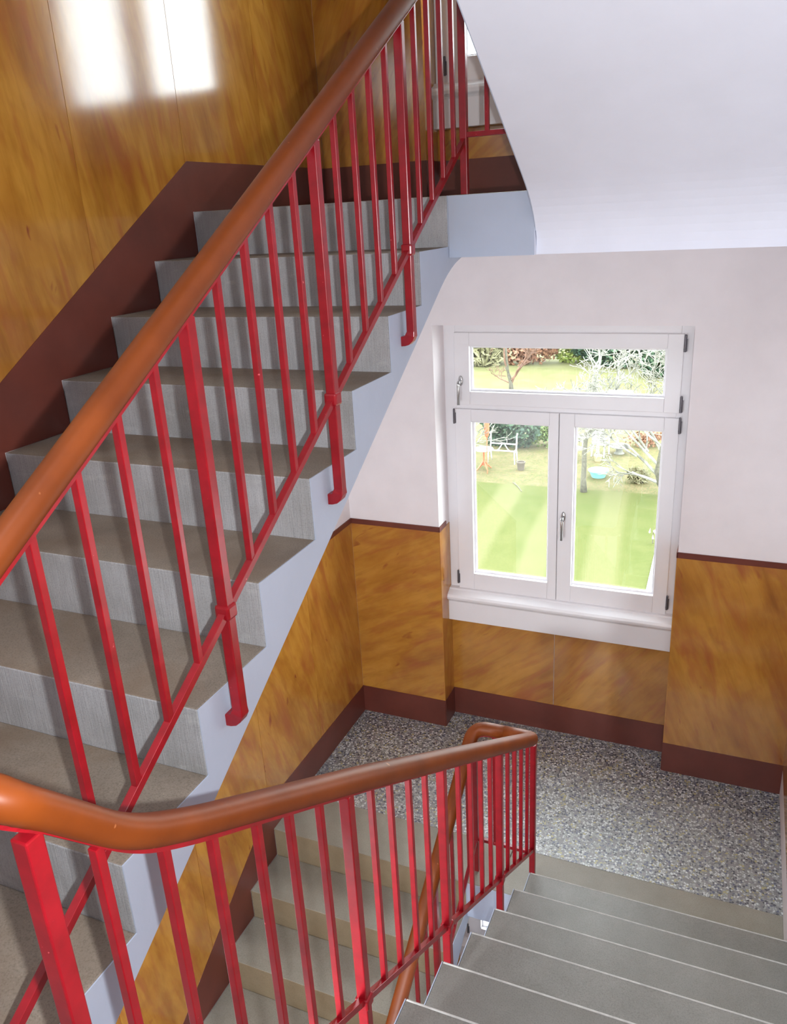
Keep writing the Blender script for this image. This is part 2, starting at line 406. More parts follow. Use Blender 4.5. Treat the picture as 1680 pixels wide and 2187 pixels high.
# ------------------------------------------------------------------ stair flights
def flight_down(name, zl, g, label, treadm, riserm, x0=0.002, x1=XS, n=9, zfloor=None):
    """flight whose risers face the viewer; its top riser is the edge of the landing at zl"""
    root = thing(name, label, 'staircase', (0, YE, zl))
    def P(mb): mb.v = [(a, b-YE, c-zl) for a, b, c in mb.v]; return mb
    for k in range(n):
        y0 = YE-k*g; y1 = y0 + (g if k else 0.305); z1 = zl-k*RISE; z0 = z1-RISE-0.007
        xe = x1-0.003
        if k == 0 and zl < 1: y1 = YE+0.004
        zk = z1-0.03 if k else z0
        m = MB(); v = [(x0,y0,z0),(xe,y0,z0),(xe,y1,zk),(x0,y1,zk),(x0,y0,z1),(xe,y0,z1),(xe,y1,z1),(x0,y1,z1)]
        m.add(v, [(0,3,2,1),(4,5,6,7),(0,1,5,4),(1,2,6,5),(2,3,7,6),(3,0,4,7)], [0, 0, 1, 0, 0, 0])
        o = P(m).build('step', [treadm, riserm], root)
        b = o.modifiers.new('bevel', 'BEVEL'); b.width = 0.004; b.segments = 2; b.limit_method = 'ANGLE'
    sl = RISE/g
    low = lambda y: zl - 0.245 + (y-YE)*sl
    # saw-tooth outline with the soffit below
    y_l = YE-(n-1)*g
    outl = []
    for k in range(n):
        outl += [(YE-k*g, zl-k*RISE), (YE-k*g, zl-(k+1)*RISE)]
    zb = zl-n*RISE
    und = [(y_l, zb-0.02), (y_l+0.16, low(y_l+0.16))]
    ya_ = YE-0.10; yb_ = YE+0.24; zf = zl-0.207
    p0 = Vector((ya_, low(ya_))); p2 = Vector((yb_, zf)); p1 = Vector((ya_ + (zf-low(ya_))/sl, zf))
    for k in range(9):
        t = k/8; q = p0*(1-t)**2 + p1*2*t*(1-t) + p2*t*t
        und.append((q.x, q.y))
    # waist slab and the painted end face (a thin plaster coat over the step ends)
    poly = [(YE+0.24, zf-0.0005), (YE+0.003, zf-0.0005), (YE-(n-1)*g, zb)] + und[:-1]
    m = MB(); m.prism(poly, 'x', x0, x1-0.003); P(m).build('soffit', M['ceiling'], root)
    full = outl + und[:-1] + [(yb_, zf-0.0004), (YE+0.0035, zf-0.0004), (YE+0.0035, zl)]
    m = MB(); m.prism(full, 'x', x1-0.003, x1); P(m).build('stringer', M['stringer'], root)
    return root
flight_down('stair_flight', T, G, 'grey concrete stairs climbing on the left to the upper landing, with white painted stringer', M['tread'], M['riser'])
flight_down('stair_flight', 0.0, 0.265, 'dim concrete stairs leading down from the terrazzo landing under the upper flight', M['tread_pale'], M['riser_brown'])
def flight_up(name, zl, rise, label, treadm, n=9):
    """flight seen from behind: climbs from the landing at zl toward the viewer"""
    root = thing(name, label, 'staircase', (XR, YE, zl))
    def P(mb): mb.v = [(a-XR, b-YE, c-zl) for a, b, c in mb.v]; return mb
    for j in range(1, n+1):
        yf = YE-(j-1)*G; z1 = zl+j*rise; z0 = z1-rise
        yb = yf-G if j < n else yf-0.25
        m = MB(); m.prism([(yf, z0), (yf, z1), (yb, z1), (yb, z1-0.04)] if j < n else [(yf, z0), (yf, z1), (yb, z1), (yb, z0)], 'x', XR+0.003, XW-0.001)
        o = P(m).build('step', treadm, root)
        b = o.modifiers.new('bevel', 'BEVEL'); b.width = 0.004; b.segments = 2; b.limit_method = 'ANGLE'
        m = MB(); m.sweep([(XR+0.006, yf-0.0025, z1-0.0022), (XW-0.002, yf-0.0025, z1-0.0022)], ngon(0.0042, 8)); ob = P(m).build('nosing', M['arris'], root)  # pale edge strip standing in for window light on the nosing
    sl = rise/G
    low = lambda y: zl + (1.0-y)*sl - 0.062
    y_t = YE-(n-1)*G
    ya_, yb_, zf = YE-0.17, YE+0.028, zl-0.207
    p0 = Vector((ya_, low(ya_))); p2 = Vector((yb_, zf)); p1 = Vector((YE+0.024, low(YE+0.02)))
    und = []
    for k in range(11):
        t = k/10; q = p0*(1-t)**2 + p1*2*t*(1-t) + p2*t*t; und.append((q.x, q.y))
    poly = [(y_t-0.05, low(y_t-0.05))] + und + [(YE+0.028, zl-0.02), (YE+0.004, zl-0.02), (YE-0.004, zl-0.004), (y_t-0.05, zl+(n-1)*rise-0.03)]
    m = MB(); m.prism(poly, 'x', XR+0.003, XW-0.001); P(m).build('soffit', M['ceiling'], root)
    side = [(y_t, low(y_t))] + [q for q in und if q[0] <= YE+0.01] + [(YE+0.01, zl), (YE, zl)]
    for j in range(1, n): side += [(YE-(j-1)*G, zl+j*rise), (YE-j*G, zl+j*rise)]
    m = MB(); m.prism(side, 'x', XR, XR+0.003); P(m).build('stringer', M['stringer'], root)
    return root
flight_up('stair_flight', 0.0, FL/9, 'right hand flight of grey concrete steps rising from the terrazzo landing toward the viewer', M['tread_grey'])
flight_up('stair_flight', T, FL/9, 'overhead flight at upper right, seen from below as a smooth white soffit', M['tread_grey'])

# ------------------------------------------------------------------ railings
HR = 0.0302
HPROF = [(HR*1.0*math.copysign(abs(math.cos(a))**0.85, math.cos(a)), HR*0.95*math.copysign(abs(math.sin(a))**0.85, math.sin(a))) for a in [2*math.pi*i/20 for i in range(20)]]
def square_bar(x, y, z0, z1, a, rot=0.0):
    m = MB(); c, s = math.cos(rot), math.sin(rot); h = a/2
    q = [(-h, -h), (h, -h), (h, h), (-h, h)]; q = [(p[0]*c-p[1]*s, p[0]*s+p[1]*c) for p in q]
    v = [(x+p[0], y+p[1], z0) for p in q] + [(x+p[0], y+p[1], z1) for p in q]
    return m.add(v, [(3,2,1,0),(4,5,6,7),(0,1,5,4),(1,2,6,5),(2,3,7,6),(3,0,4,7)])
def hooked_post(x, y, zb, zt, a, side):
    """square post whose foot bends sideways into the stringer"""
    m = MB(); h = a/2
    path = [(x, y, zt), (x, y, zb+0.03)]
    for k in range(1, 5):
        t = k/4*math.pi/2; path.append((x + side*0.022*(1-math.cos(t)), y, zb+0.03-0.03*math.sin(t)))
    path.append((x + side*0.04, y, zb-0.001))
    vs = []; pr = [(-h, -h), (h, -h), (h, h), (-h, h)]
    pts = [Vector(p) for p in path]
    for i, p in enumerate(pts):
        t = (pts[min(i+1, len(pts)-1)] - pts[max(i-1, 0)]).normalized()
        s = Vector((0, 1, 0)); u = s.cross(t)
        k = 1.0 if i < 2 else 1.18
        vs += [p + s*q[0]*k + u*q[1]*k for q in pr]
    fs = [(i*4+j, i*4+(j+1) % 4, (i+1)*4+(j+1) % 4, (i+1)*4+j) for i in range(len(pts)-1) for j in range(4)]
    fs += [(0, 1, 2, 3), tuple((len(pts)-1)*4+j for j in range(4))]
    return m.add(vs, fs)
def loc(mb, o): mb.v = [(a-o[0], b-o[1], c-o[2]) for a, b, c in mb.v]; return mb
def taper(p):                       # the brown rail thins slightly at the end by the floor landing
    return 1.0 - 0.17*min(1.0, max(0.0, (-0.35-p[1])/0.6))
def railing(label, origin, x, posts, bars, low, hand, side, hand_path, low_paths, extra, foot_posts=(), y_low_end=None):
    root = thing('stair_railing', label, 'railing', origin)
    L = lambda mb: loc(mb, origin)
    L(MB().sweep(hand_path, HPROF, scales=[taper(p) for p in hand_path])).build('handrail', M['handrail'], root, smooth=True)
    # flat iron under the handrail
    L(MB().sweep([(p[0], p[1], p[2]-HR+0.0015) for p in hand_path], sq(0.0135, 0.004))).build('top_bar', M['red'], root)
    for lp in low_paths:
        L(MB().sweep(lp, sq(0.0085))).build('bottom_bar', M['red'], root, bevel=0.001)
    for y in posts:
        po = L(hooked_post(x, y, low(y)-0.275, hand(y)-HR, 0.026, side)).build('post', M['red'], root, bevel=0.0025)
        cm = square_bar(x, y, low(y)-0.017, low(y)+0.017, 0.036); L(cm).build('collar', M['red'], po, bevel=0.006)
    for (px, py, z0, z1) in foot_posts:
        L(square_bar(px, py, z0, z1, 0.026)).build('post', M['red'], root, bevel=0.0025)
    for y in bars:
        L(square_bar(x, y, low(y), hand(y)-HR, 0.0148)).build('baluster', M['red'], root, bevel=0.0015)
    for (px, py, z0, z1) in extra:
        L(square_bar(px, py, z0, z1, 0.0148)).build('baluster', M['red'], root, bevel=0.0015)
    return root
YC = 1.10                      # corner of the railing on a half-landing
XL, XRR = 1.110, 1.376
DP = 0.5614
# upper left flight
lowL = lambda y: 3.214 + 0.5985*(y-1)
hanL = lambda y: 3.849 + 0.590*(y-1)
postsL = [YC-DP*k for k in range(1, 4)]
barsL = [YC-DP*k-DP/5*j for k in range(0, 4) for j in range(1, 5)]
barsL = [y for y in barsL if y > -1.1]
YT = -1.375
zt_ = 2.472
hp = circ_fillet([(1.243, YT, zt_), (XL, YT, zt_), (XL, -1.22, hanL(-1.22)), (XL, YC, hanL(YC)), (XRR+0.02, YC, hanL(YC))], 0.075, 7)
railing('red railing with brown handrail along the upper left flight', (XL, YC, T), XL, postsL, barsL, lowL, hanL, -1, hp,
        [[(XL, YC, lowL(YC)), (XL, -1.33, lowL(-1.33))], [(XL, YC, T+0.195), (XRR, YC, T+0.195)]],
        [(1.195, YC, T+0.195, hanL(YC)-HR), (1.287, YC, T+0.195, hanL(YC)-HR)],
        [(XL, YC, T, hanL(YC)-HR), (XRR, YC, T, hanL(YC)-HR), (XL, YT+0.02, FL, zt_-HR)])
# right flight
lowR = lambda y: 0.272 - 0.6154*(y-1)
hanR0 = lambda y: 0.911 - 0.6185*(y-1)
def hanR(y):
    return hanR0(y) if y > -1.12 else hanR0(-1.12) + (-1.12-y)*0.80
postsR = [0.56, -0.038, -0.608]
barsR = [0.992, 0.885, 0.782, 0.676, 0.442, 0.333, 0.22, 0.105, -0.165, -0.277, -0.391, -0.493, -0.721, -0.83, -0.93, -1.046, -1.150, -1.262]
zc = 0.835
hp = circ_fillet([(1.243, YC, zc), (XRR, YC, zc), (XRR, -0.55, hanR0(-0.55)), (XRR, -1.10, hanR0(-1.10)-0.006), (XRR, -1.21, 2.280), (XRR, -1.30, 2.385), (XRR, YT, zt_), (1.243, YT, zt_)], 0.075, 7)
railing('red railing with brown handrail descending the right flight, nearest to the viewer', (XRR, YC, 0), XRR, postsR, barsR, lowR, hanR, 1, hp,
        [[(XRR, YC, lowR(YC)), (XRR, -1.33, lowR(-1.33))], [(XL, YC, 0.195), (XRR, YC, 0.195)]],
        [(1.195, YC, 0.195, zc-HR), (1.287, YC, 0.195, zc-HR)],
        [(XRR, YC, 0, zc-HR), (XRR, -1.35, FL, 2.43-HR)])
# lower left flight
XLL = 1.100
lowLL = lambda y: 0.19 + 0.635*(y-YC)
hanLL = lambda y: 0.835 + 0.620*(y-YC)
hp = circ_fillet([(1.243, YC, zc+0.0), (XLL, YC, zc), (XLL, -1.15, hanLL(-1.15))], 0.075, 7)
railing('red railing with brown handrail on the flight going down from the landing', (XLL, YC, 0), XLL, [YC-DP*k for k in range(1, 4)],
        [YC-DP*k-DP/5*j for k in range(0, 4) for j in range(1, 5)], lowLL, hanLL, -1, hp,
        [[(XLL, YC, lowLL(YC)), (XLL, -1.12, lowLL(-1.12))]], [], [(XLL, YC, 0, zc-HR)])

# ------------------------------------------------------------------ windows
def frame4(m, x0, x1, z0, z1, w, y0, y1, wb=None, wl=None, wr=None, wt=None):
    wb = wb or w; wl = wl or w; wr = wr or w; wt = wt or w
    m.box(x0, x0+wl, y0, y1, z0, z1); m.box(x1-wr, x1, y0, y1, z0, z1)
    m.box(x0+wl, x1-wr, y0, y1, z0, z0+wb); m.box(x0+wl, x1-wr, y0, y1, z1-wt, z1)
def handle(parent, x, y, z):
    m = MB(); m.lathe([(0.0, 0), (0.013, 0), (0.0135, 0.004), (0.011, 0.008), (0, 0.008)], 0, 0, 0, 14)
    m.v = [(x + a*0.95, y-c, z + b*2.1) for a, b, c in m.v]
    pth = circ_fillet([(x, y-0.004, z), (x, y-0.045, z), (x, y-0.05, z-0.125)], 0.03, 6)
    m.sweep(pth, ngon(0.0085, 10, 0.0065))
    return m.build('handle', M['metal'], parent, smooth=True)
def hinge(parent, x, y, z):
    m = MB(); m.lathe([(0, -0.042), (0.0062, -0.042), (0.0062, 0.038), (0.0045, 0.042), (0, 0.042)], x, y-0.005, z, 10)
    m.lathe([(0, -0.0015), (0.0072, -0.0015), (0.0072, 0.0015), (0, 0.0015)], x, y-0.005, z-0.028, 10)
    m.box(x-0.003, x+0.010, y-0.004, y+0.004, z-0.04, z+0.02)
    return m.build('hinge', M['hinge'], parent)
def window(n, wo, label):
    root = bpy.data.objects.new('window_%d' % n, None); C.objects.link(root); root.location = (0, YN, wo); struct(root, label)
    def B(m, name, mat, parent=root, **kw):
        m.v = [(a, b-YN, c-wo) for a, b, c in m.v]; return m.build(name, mat, parent, **kw)
    z = lambda v: v + wo
    yo, ys = YN-0.004, YN-0.018        # faces of the fixed frame and of the sashes
    m = MB(); frame4(m, NX0+0.004, NX1-0.004, z(0.86), z(2.484), 0.064, yo, YN+0.06, wb=0.05)
    m.box(NX0+0.068, NX1-0.068, yo, YN+0.06, z(2.0), z(2.035))
    B(m, 'frame', M['white_frame'], bevel=0.002)
    def sash(x0, x1, z0, z1, gx0, gx1, gz0, gz1):
        m = MB(); frame4(m, x0, x1, z0, z1, 0.05, ys, YN+0.050, wb=gz0-z0, wl=gx0-x0, wr=x1-gx1, wt=z1-gz1)
        s = B(m, 'sash', M['white_frame'], bevel=0.003)
        m = MB(); frame4(m, gx0-0.001, gx1+0.001, gz0-0.001, gz1+0.001, 0.012, YN+0.010, YN+0.022)
        B(m, 'glazing_bead', M['white_frame'], s)
        m = MB(); m.box(gx0-0.004, gx1+0.004, YN+0.024, YN+0.028, gz0-0.004, gz1+0.004); B(m, 'pane', M['glass'], s)
        return s
    tr = sash(0.626, 1.806, z(2.032), z(2.424), 0.712, 1.730, z(2.105), z(2.352))
    la = sash(0.622, 1.2045, z(0.905), z(2.006), 0.716, 1.154, z(1.008), z(1.936))
    rb = sash(1.2075, 1.810, z(0.905), z(2.006), 1.288, 1.738, z(1.008), z(1.936))
    m = MB(); m.box(0.716, 1.73, YN-0.03, YN-0.028, z(0.9), z(0.902))
    def hd(par, x, zz):
        o = handle(par, x, ys-YN, zz-wo)
    hd(tr, 0.662, z(2.165)); hd(rb, 1.240, z(1.425))
    for par, x, zz in ((tr, 1.812, 2.380), (tr, 1.812, 2.078), (rb, 1.813, 1.970), (la, 0.6185, 1.965), (la, 0.6185, 0.978), (rb, 1.813, 0.980)):
        hinge(par, x, ys-YN+0.002, zz)
    # moulded sill board with an apron
    pr = [(YN+0.03, 0.912), (YN-0.034, 0.905), (YN-0.040, 0.897), (YN-0.062, 0.886), (YN-0.076, 0.878), (YN-0.084, 0.864), (YN-0.080, 0.848), (YN-0.066, 0.838), (YN-0.058, 0.828), (YN-0.058, 0.700), (YN-0.001, 0.700), (YN-0.001, 0.80)]
    pr = [(y_, z(v)) for y_, v in pr]
    m = MB(); m.prism(pr, 'x', NX0+0.003, NX1-0.003); B(m, 'sill', M['white_frame'], smooth=False, bevel=0.003)
    # outer sill
    m = MB(); m.box(0.60, 1.82, YN+0.06, 2.52, z(0.895), z(0.905)); B(m, 'outer_sill', M['white_frame'])
    return root
window(1, WOFF[0], 'white double casement window with transom above the terrazzo landing')
window(2, WOFF[1], 'white window on the upper landing, mostly hidden by the overhead stairs')
window(3, WOFF[2], 'bright window glimpsed through the stairwell gap below the landing')

# ------------------------------------------------------------------ garden
GZ = -5.1
def lawn_mat():
    k = NT('mown_lawn'); v = k.mapping('Object')
    n1 = k.noise(0.9, 5, 0.6, v); n2 = k.noise(26, 4, 0.7, k.mapping('Object', (1, 1, 1)))
    r = k.ramp([(0.3, (0.054, 0.066, 0.017, 1)), (0.7, (0.073, 0.078, 0.026, 1))]); k.l(n1, 0, r, 0)
    wv = k.n('ShaderNodeTexWave', wave_type='BANDS', bands_direction='X', wave_profile='SIN'); wv.inputs['Scale'].default_value = 0.2; wv.inputs['Distortion'].default_value = 0.6; wv.inputs['Detail'].default_value = 1
    k.t.links.new(k.mapping('Object', (1, 1, 1), (0, 0, math.radians(-5))), wv.inputs['Vector'])
    wr = k.ramp([(0.35, (0, 0, 0, 1)), (0.75, (0.65, 0.65, 0.65, 1))]); k.l(wv, 0, wr, 0)
    c = k.mix(wr.outputs[0], r.outputs[0], (0.099, 0.096, 0.044, 1))
    f = k.ramp([(0.3, (0.78, 0.82, 0.72, 1)), (0.7, (1.12, 1.08, 1.1, 1))]); k.l(n2, 0, f, 0)
    k.base(k.mix(0.8, c, f.outputs[0], 'MULTIPLY')); k.rough(0.9); k.spec(0.1); return k.m
def litter_mat():
    k = NT('grass_with_dry_leaves'); v = k.mapping('Object')
    n1 = k.noise(2.2, 6, 0.65, v); n2 = k.noise(18, 4, 0.7, v)
    r = k.ramp([(0.35, (0.063, 0.076, 0.023, 1)), (0.6, (0.106, 0.096, 0.046, 1))]); k.l(n1, 0, r, 0)
    f = k.ramp([(0.50, (0, 0, 0, 1)), (0.60, (0.8, 0.8, 0.8, 1))]); k.l(n2, 0, f, 0)
    n3 = k.noise(7, 5, 0.7, v); g3 = k.ramp([(0.42, (0, 0, 0, 1)), (0.6, (0.7, 0.7, 0.7, 1))]); k.l(n3, 0, g3, 0)
    c = k.mix(g3.outputs[0], r.outputs[0], (0.052, 0.062, 0.024, 1))
    k.base(k.mix(f.outputs[0], c, (0.150, 0.095, 0.055, 1))); k.rough(0.9); k.spec(0.1); return k.m
def far_lawn():
    k = NT('pale_far_grass'); v = k.mapping('Object'); n1 = k.noise(1.2, 6, 0.65, v)
    r = k.ramp([(0.3, (0.086, 0.089, 0.033, 1)), (0.7, (0.119, 0.112, 0.053, 1))]); k.l(n1, 0, r, 0); k.base(r.outputs[0]); k.rough(0.9); k.spec(0.1); return k.m
def ground(name, poly, z, mat, label=None):
    m = MB(); n = len(poly); m.prism(poly, 'z', z-0.3, z); o = m.build(name, mat); return struct(o, label)
ground('lawn', [(-30, 2.64), (14, 2.64), (14, 21.9), (-4.0, 21.45), (-30, 21.2)], GZ, lawn_mat())
ground('garden_bed', [(-30, 21.2), (-4.0, 21.45), (14, 21.9), (14, 28.5), (-3.5, 27.5), (-30, 27.5)], GZ-0.005, litter_mat())
ground('meadow', [(-60, 27.5), (-3.5, 27.5), (14, 28.5), (60, 29), (60, 90), (-60, 90)], GZ-0.01, far_lawn())
ground('path', [(0.60, 12.0), (1.8, 12.0), (1.7, 18.2), (0.45, 18.2)], GZ+0.02, plain('pale_concrete_path', (0.198, 0.191, 0.178, 1), 0.9))

def leaf_mat(name, c0, c1):
    k = NT(name); oi = k.n('ShaderNodeNewGeometry')
    r = k.ramp([(0.0, c0), (1.0, c1)]); k.l(oi, 'Random Per Island', r, 0); k.base(r.outputs[0]); k.rough(0.6); k.spec(0.3); return k.m
def bush(name, label, cat, cx, cy, rx, ry, h, n, leaf, mat, seed, group=None, elong=1.6):
    rnd = random.Random(seed); vs = []; fs = []
    blobs = [(0, 0, 0.38, 1.0)] + [(rnd.uniform(-.6, .6), rnd.uniform(-.5, .5), rnd.uniform(.1, .7), rnd.uniform(.4, .7)) for _ in range(7)]
    while len(fs) < n:
        b = rnd.choice(blobs); d = Vector((rnd.gauss(0, 1), rnd.gauss(0, 1), rnd.gauss(0, 1))).normalized() * (rnd.uniform(0.55, 1.0) ** 0.5)
        p = Vector((b[0]*rx + d.x*rx*b[3]*0.8, b[1]*ry + d.y*ry*b[3]*0.8, (b[2] + d.z*0.5*b[3])*h))
        if p.z < 0.01 or p.z > h*1.15: continue
        a = Vector((rnd.gauss(0, 1), rnd.gauss(0, 1), rnd.gauss(0, 1))).normalized(); bb = a.orthogonal().normalized()
        s = leaf*rnd.uniform(0.6, 1.2); o = len(vs)
        vs += [p - a*s*elong/2, p + bb*s/2, p + a*s*elong/2, p - bb*s/2]; fs.append((o, o+1, o+2, o+3))
    me = bpy.data.meshes.new(name); me.from_pydata([tuple(v) for v in vs], [], fs); me.materials.append(mat)
    o = bpy.data.objects.new(name, me); C.objects.link(o); o.location = (cx, cy, GZ)
    return tag(o, label, cat, group)
def branches(mb, p, d, length, r, depth, rnd, droop=0.0, spread=0.6, minr=0.004, kids=(2, 3)):
    n = 5; pts = [p.copy()]; q = p.copy(); dd = d.copy()
    for i in range(n):
        dd = (dd + Vector((rnd.gauss(0, .16), rnd.gauss(0, .16), rnd.gauss(0, .12) - droop))).normalized()
        q = q + dd*(length/n); pts.append(q.copy())
    mb.sweep(pts, ngon(1.0, 6 if depth > 2 else 4), scales=[max(minr, r*(1-0.45*i/n)) for i in range(n+1)], caps=False)
    if depth <= 0: return
    for i in range(rnd.randint(*kids) + (1 if depth < 3 else 0)):
        t = rnd.uniform(0.35, 1.0); k = min(n, max(1, int(t*n)))
        ax = Vector((rnd.gauss(0, 1), rnd.gauss(0, 1), rnd.gauss(0, .6))).normalized()
        nd = (dd + ax*spread).normalized()
        branches(mb, pts[k], nd, length*rnd.uniform(.55, .8), max(minr, r*0.52), depth-1, rnd, droop, spread, minr, kids)
bark = plain('grey_bark', (0.099, 0.092, 0.066, 1), 0.9, var=0.25, scale=14, bump=0.5, bscale=30)
twigm = plain('overexposed_twigs', (0.238, 0.231, 0.191, 1), 0.9, var=0.35, scale=3)  # overexposed brightness of the twigs put into a pale colour
redbark = plain('reddish_twigs', (0.145, 0.079, 0.053, 1), 0.9, var=0.2, scale=8)
def bare_tree(label, x, y, pts, r0, crowns, seed, group, tw=None, name='bare_tree', minr=0.0085):
    root = thing(name, label, 'tree', (x, y, GZ)); rnd = random.Random(seed)
    m = MB(); m.sweep(pts, ngon(1.0, 10), scales=[r0*(1.25 if i == 0 else 1-0.35*i/len(pts)) for i in range(len(pts))])
    m.build('trunk', bark, root, smooth=True)
    b = MB()
    for (px, py, pz, dx, dy, dz, ln, r, dep) in crowns:
        branches(b, Vector((px, py, pz)), Vector((dx, dy, dz)).normalized(), ln, r, dep, rnd, spread=0.75, minr=minr)
    b.build('branches', tw or twigm, root, fixn=False)
    return root
bare_tree('young fruit tree with a straight ringed grey trunk on the lawn', -2.03, 21.29,
          [(0.02, 0, 0), (0.0, 0, 0.4), (0.01, 0, 0.8), (0.0, 0, 1.2), (0.03, 0, 1.6), (0.05, 0, 1.85)], 0.085,
          [(0.03, 0, 1.55, -0.75, .1, 0.55, 1.1, .04, 4), (0.05, 0, 1.7, .75, 0, .55, 1.3, .05, 4), (0.05, 0, 1.8, .15, .1, 1, 1.4, .055, 4),
           (0.05, 0, 1.8, .5, -.5, .9, 1.4, .04, 4), (0.05, 0, 1.8, -.2, .6, 1.0, 1.4, .04, 4), (0.05, 0, 1.8, .9, .3, .7, 1.5, .04, 4), (0.4, 0, 2.3, .6, -.2, 1, 1.7, .04, 4), (0.2, .2, 2.6, .3, .3, 1, 1.8, .04, 4), (0.6, -.1, 2.2, 1, .1, .6, 1.6, .035, 4)], 3, 'bare trees')
bare_tree('leaning fruit tree at the right edge of the window, low branches spreading left', 0.36, 21.4,
          [(0.0, 0, 0), (-0.08, 0, 0.25), (-0.2, 0, 0.42), (-0.28, 0, 0.75), (-0.22, 0, 1.2), (-0.15, 0, 1.7)], 0.13,
          [(-0.18, 0, 0.42, -1, -.1, -.04, 1.0, .055, 4), (-0.25, 0, 0.6, -.9, .2, .45, 1.4, .05, 5), (-.25, 0, 0.9, -.7, -.2, .6, 1.5, .05, 5), (-.2, 0, 1.3, -.5, .1, .8, 1.6, .05, 5),
           (-.15, 0, 1.7, 0.2, 0, 1, 1.6, .05, 5), (-.2, 0, 1.5, -.8, -.2, .7, 1.5, .04, 4), (-.6, .1, 1.3, -.6, .2, 1, 1.8, .04, 4), (-.9, -.1, 1.2, -.9, 0, .5, 1.5, .035, 4), (-.4, .2, 2.0, -.3, .1, 1, 1.8, .035, 4)], 8, 'bare trees')
bare_tree('small bare shrub tree standing alone on the far grass', -7.87, 34.6,
          [(0, 0, 0), (-0.02, 0, 0.4), (-0.1, 0, 0.7), (-0.2, 0, 1.1), (-.25, 0, 1.6), (-.3, 0, 2.2)], 0.10,
          [(-0.05, 0, .5, .7, 0, 1, 1.6, .06, 4), (-.05, 0, .4, -.8, .1, .35, .8, .04, 3), (-.2, 0, 1.1, -.4, 0, 1, 1.6, .05, 4), (0, 0, .3, .4, .2, .9, 1.8, .04, 4)], 21, 'bare trees', tw=redbark)
bare_tree('pale arching shrub of bare stems left of the garden table', -6.55, 22.2,
          [(0, 0, 0), (0.02, 0, 0.3), (0.05, 0, 0.6)], 0.05,
          [(0, 0, .1, .5, 0, 1, 1.5, .03, 4), (0, 0, .1, -.2, .1, 1, 1.6, .03, 4), (0.02, 0, .1, .8, 0, .8, 1.4, .025, 4), (0, 0, .2, .2, -.2, 1, 1.5, .025, 4)], 33, 'bare trees')
Mdark = leaf_mat('dark_evergreen_leaves', (0.012, 0.033, 0.020, 1), (0.040, 0.076, 0.033, 1))
Mmid = leaf_mat('mid_green_leaves', (0.040, 0.079, 0.020, 1), (0.112, 0.145, 0.040, 1))
Myel = leaf_mat('yellow_green_leaves', (0.106, 0.145, 0.020, 1), (0.185, 0.211, 0.040, 1))
Mcop = leaf_mat('copper_beech_leaves', (0.132, 0.056, 0.030, 1), (0.238, 0.125, 0.073, 1))
Mpal = leaf_mat('pale_dry_twigs', (0.106, 0.099, 0.046, 1), (0.224, 0.211, 0.119, 1))
bush('evergreen_bush', 'dark green bush behind the white garden bench', 'bush', -5.4, 25.8, 1.3, 0.8, 1.9, 4200, 0.13, Mdark, 1)
bush('leafy_shrub', 'mid green shrub right of the dark bush', 'bush', -4.2, 25.9, 0.7, 0.6, 1.1, 1500, 0.07, Mmid, 2)
bush('hedge_shrub', 'pale twiggy shrub at the left end of the far hedge', 'bush', -11.8, 41.5, 2.4, 1.2, 2.8, 3600, 0.16, Mpal, 3, elong=5)
bush('hedge_shrub', 'copper leaved shrub in the far hedge', 'bush', -8.6, 42.0, 1.7, 1.2, 2.8, 3600, 0.17, Mcop, 4)
bush('hedge_shrub', 'yellow green shrub in the far hedge', 'bush', -6.4, 42.6, 1.0, 0.8, 2.4, 1800, 0.16, Myel, 5)
bush('hedge_conifer', 'dark conifer at the middle of the far hedge', 'bush', -4.0, 41.5, 2.4, 1.3, 3.0, 4200, 0.20, Mdark, 6)
bush('hedge_conifer', 'dark conifer at the right end of the far hedge', 'bush', -0.6, 39.5, 2.2, 1.3, 3.0, 4200, 0.20, Mdark, 7)
bush('hedge_shrub', 'green shrub far right behind the fruit trees', 'bush', 0.6, 35.5, 1.2, 1.0, 1.6, 2000, 0.10, Mmid, 8)
bush('dry_shrub', 'dry straw coloured shrub below the leaning fruit tree', 'bush', -0.55, 22.6, 0.38, 0.3, 0.5, 700, 0.05, Mpal, 9, elong=5)
bush('dry_shrub', 'brown leafy heap behind the round grey table', 'bush', -1.0, 26.6, 0.8, 0.4, 0.7, 900, 0.06, Mcop, 10)
def flower():
    root = thing('magnolia_shrub', 'pink and white blossom at the lower right of the window', 'flower', (0.36, 17.8, GZ)); m = MB(); rnd = random.Random(5)
    for i in range(9):
        p = Vector((rnd.uniform(-.1, .1), rnd.uniform(-.1, .1), rnd.uniform(.12, .36))); d = Vector((rnd.gauss(0, .5), rnd.gauss(0, .5), 1)).normalized()
        s = d.orthogonal().normalized()*0.035
        m.add([p-d*.02, p+s, p+d*.11, p-s], [(0, 1, 2, 3)]); s2 = d.cross(s).normalized()*0.035
        m.add([p-d*.02, p+s2, p+d*.11, p-s2], [(0, 1, 2, 3)])
    m.build('petals', plain('pink_white_petals', (0.62, 0.40, 0.42, 1), 0.7, var=0.3, scale=20), root, fixn=False)
    m = MB(); m.sweep([(0, 0, 0), (0.01, 0, .15), (0, 0, .3)], ngon(0.012, 6)); m.build('stem', bark, root)
flower()
white_plastic = plain('white_garden_paint', (0.62, 0.62, 0.60, 1), 0.5, var=0.02)
orange = plain('orange_red_paint', (0.48, 0.11, 0.045, 1), 0.6, var=0.12)
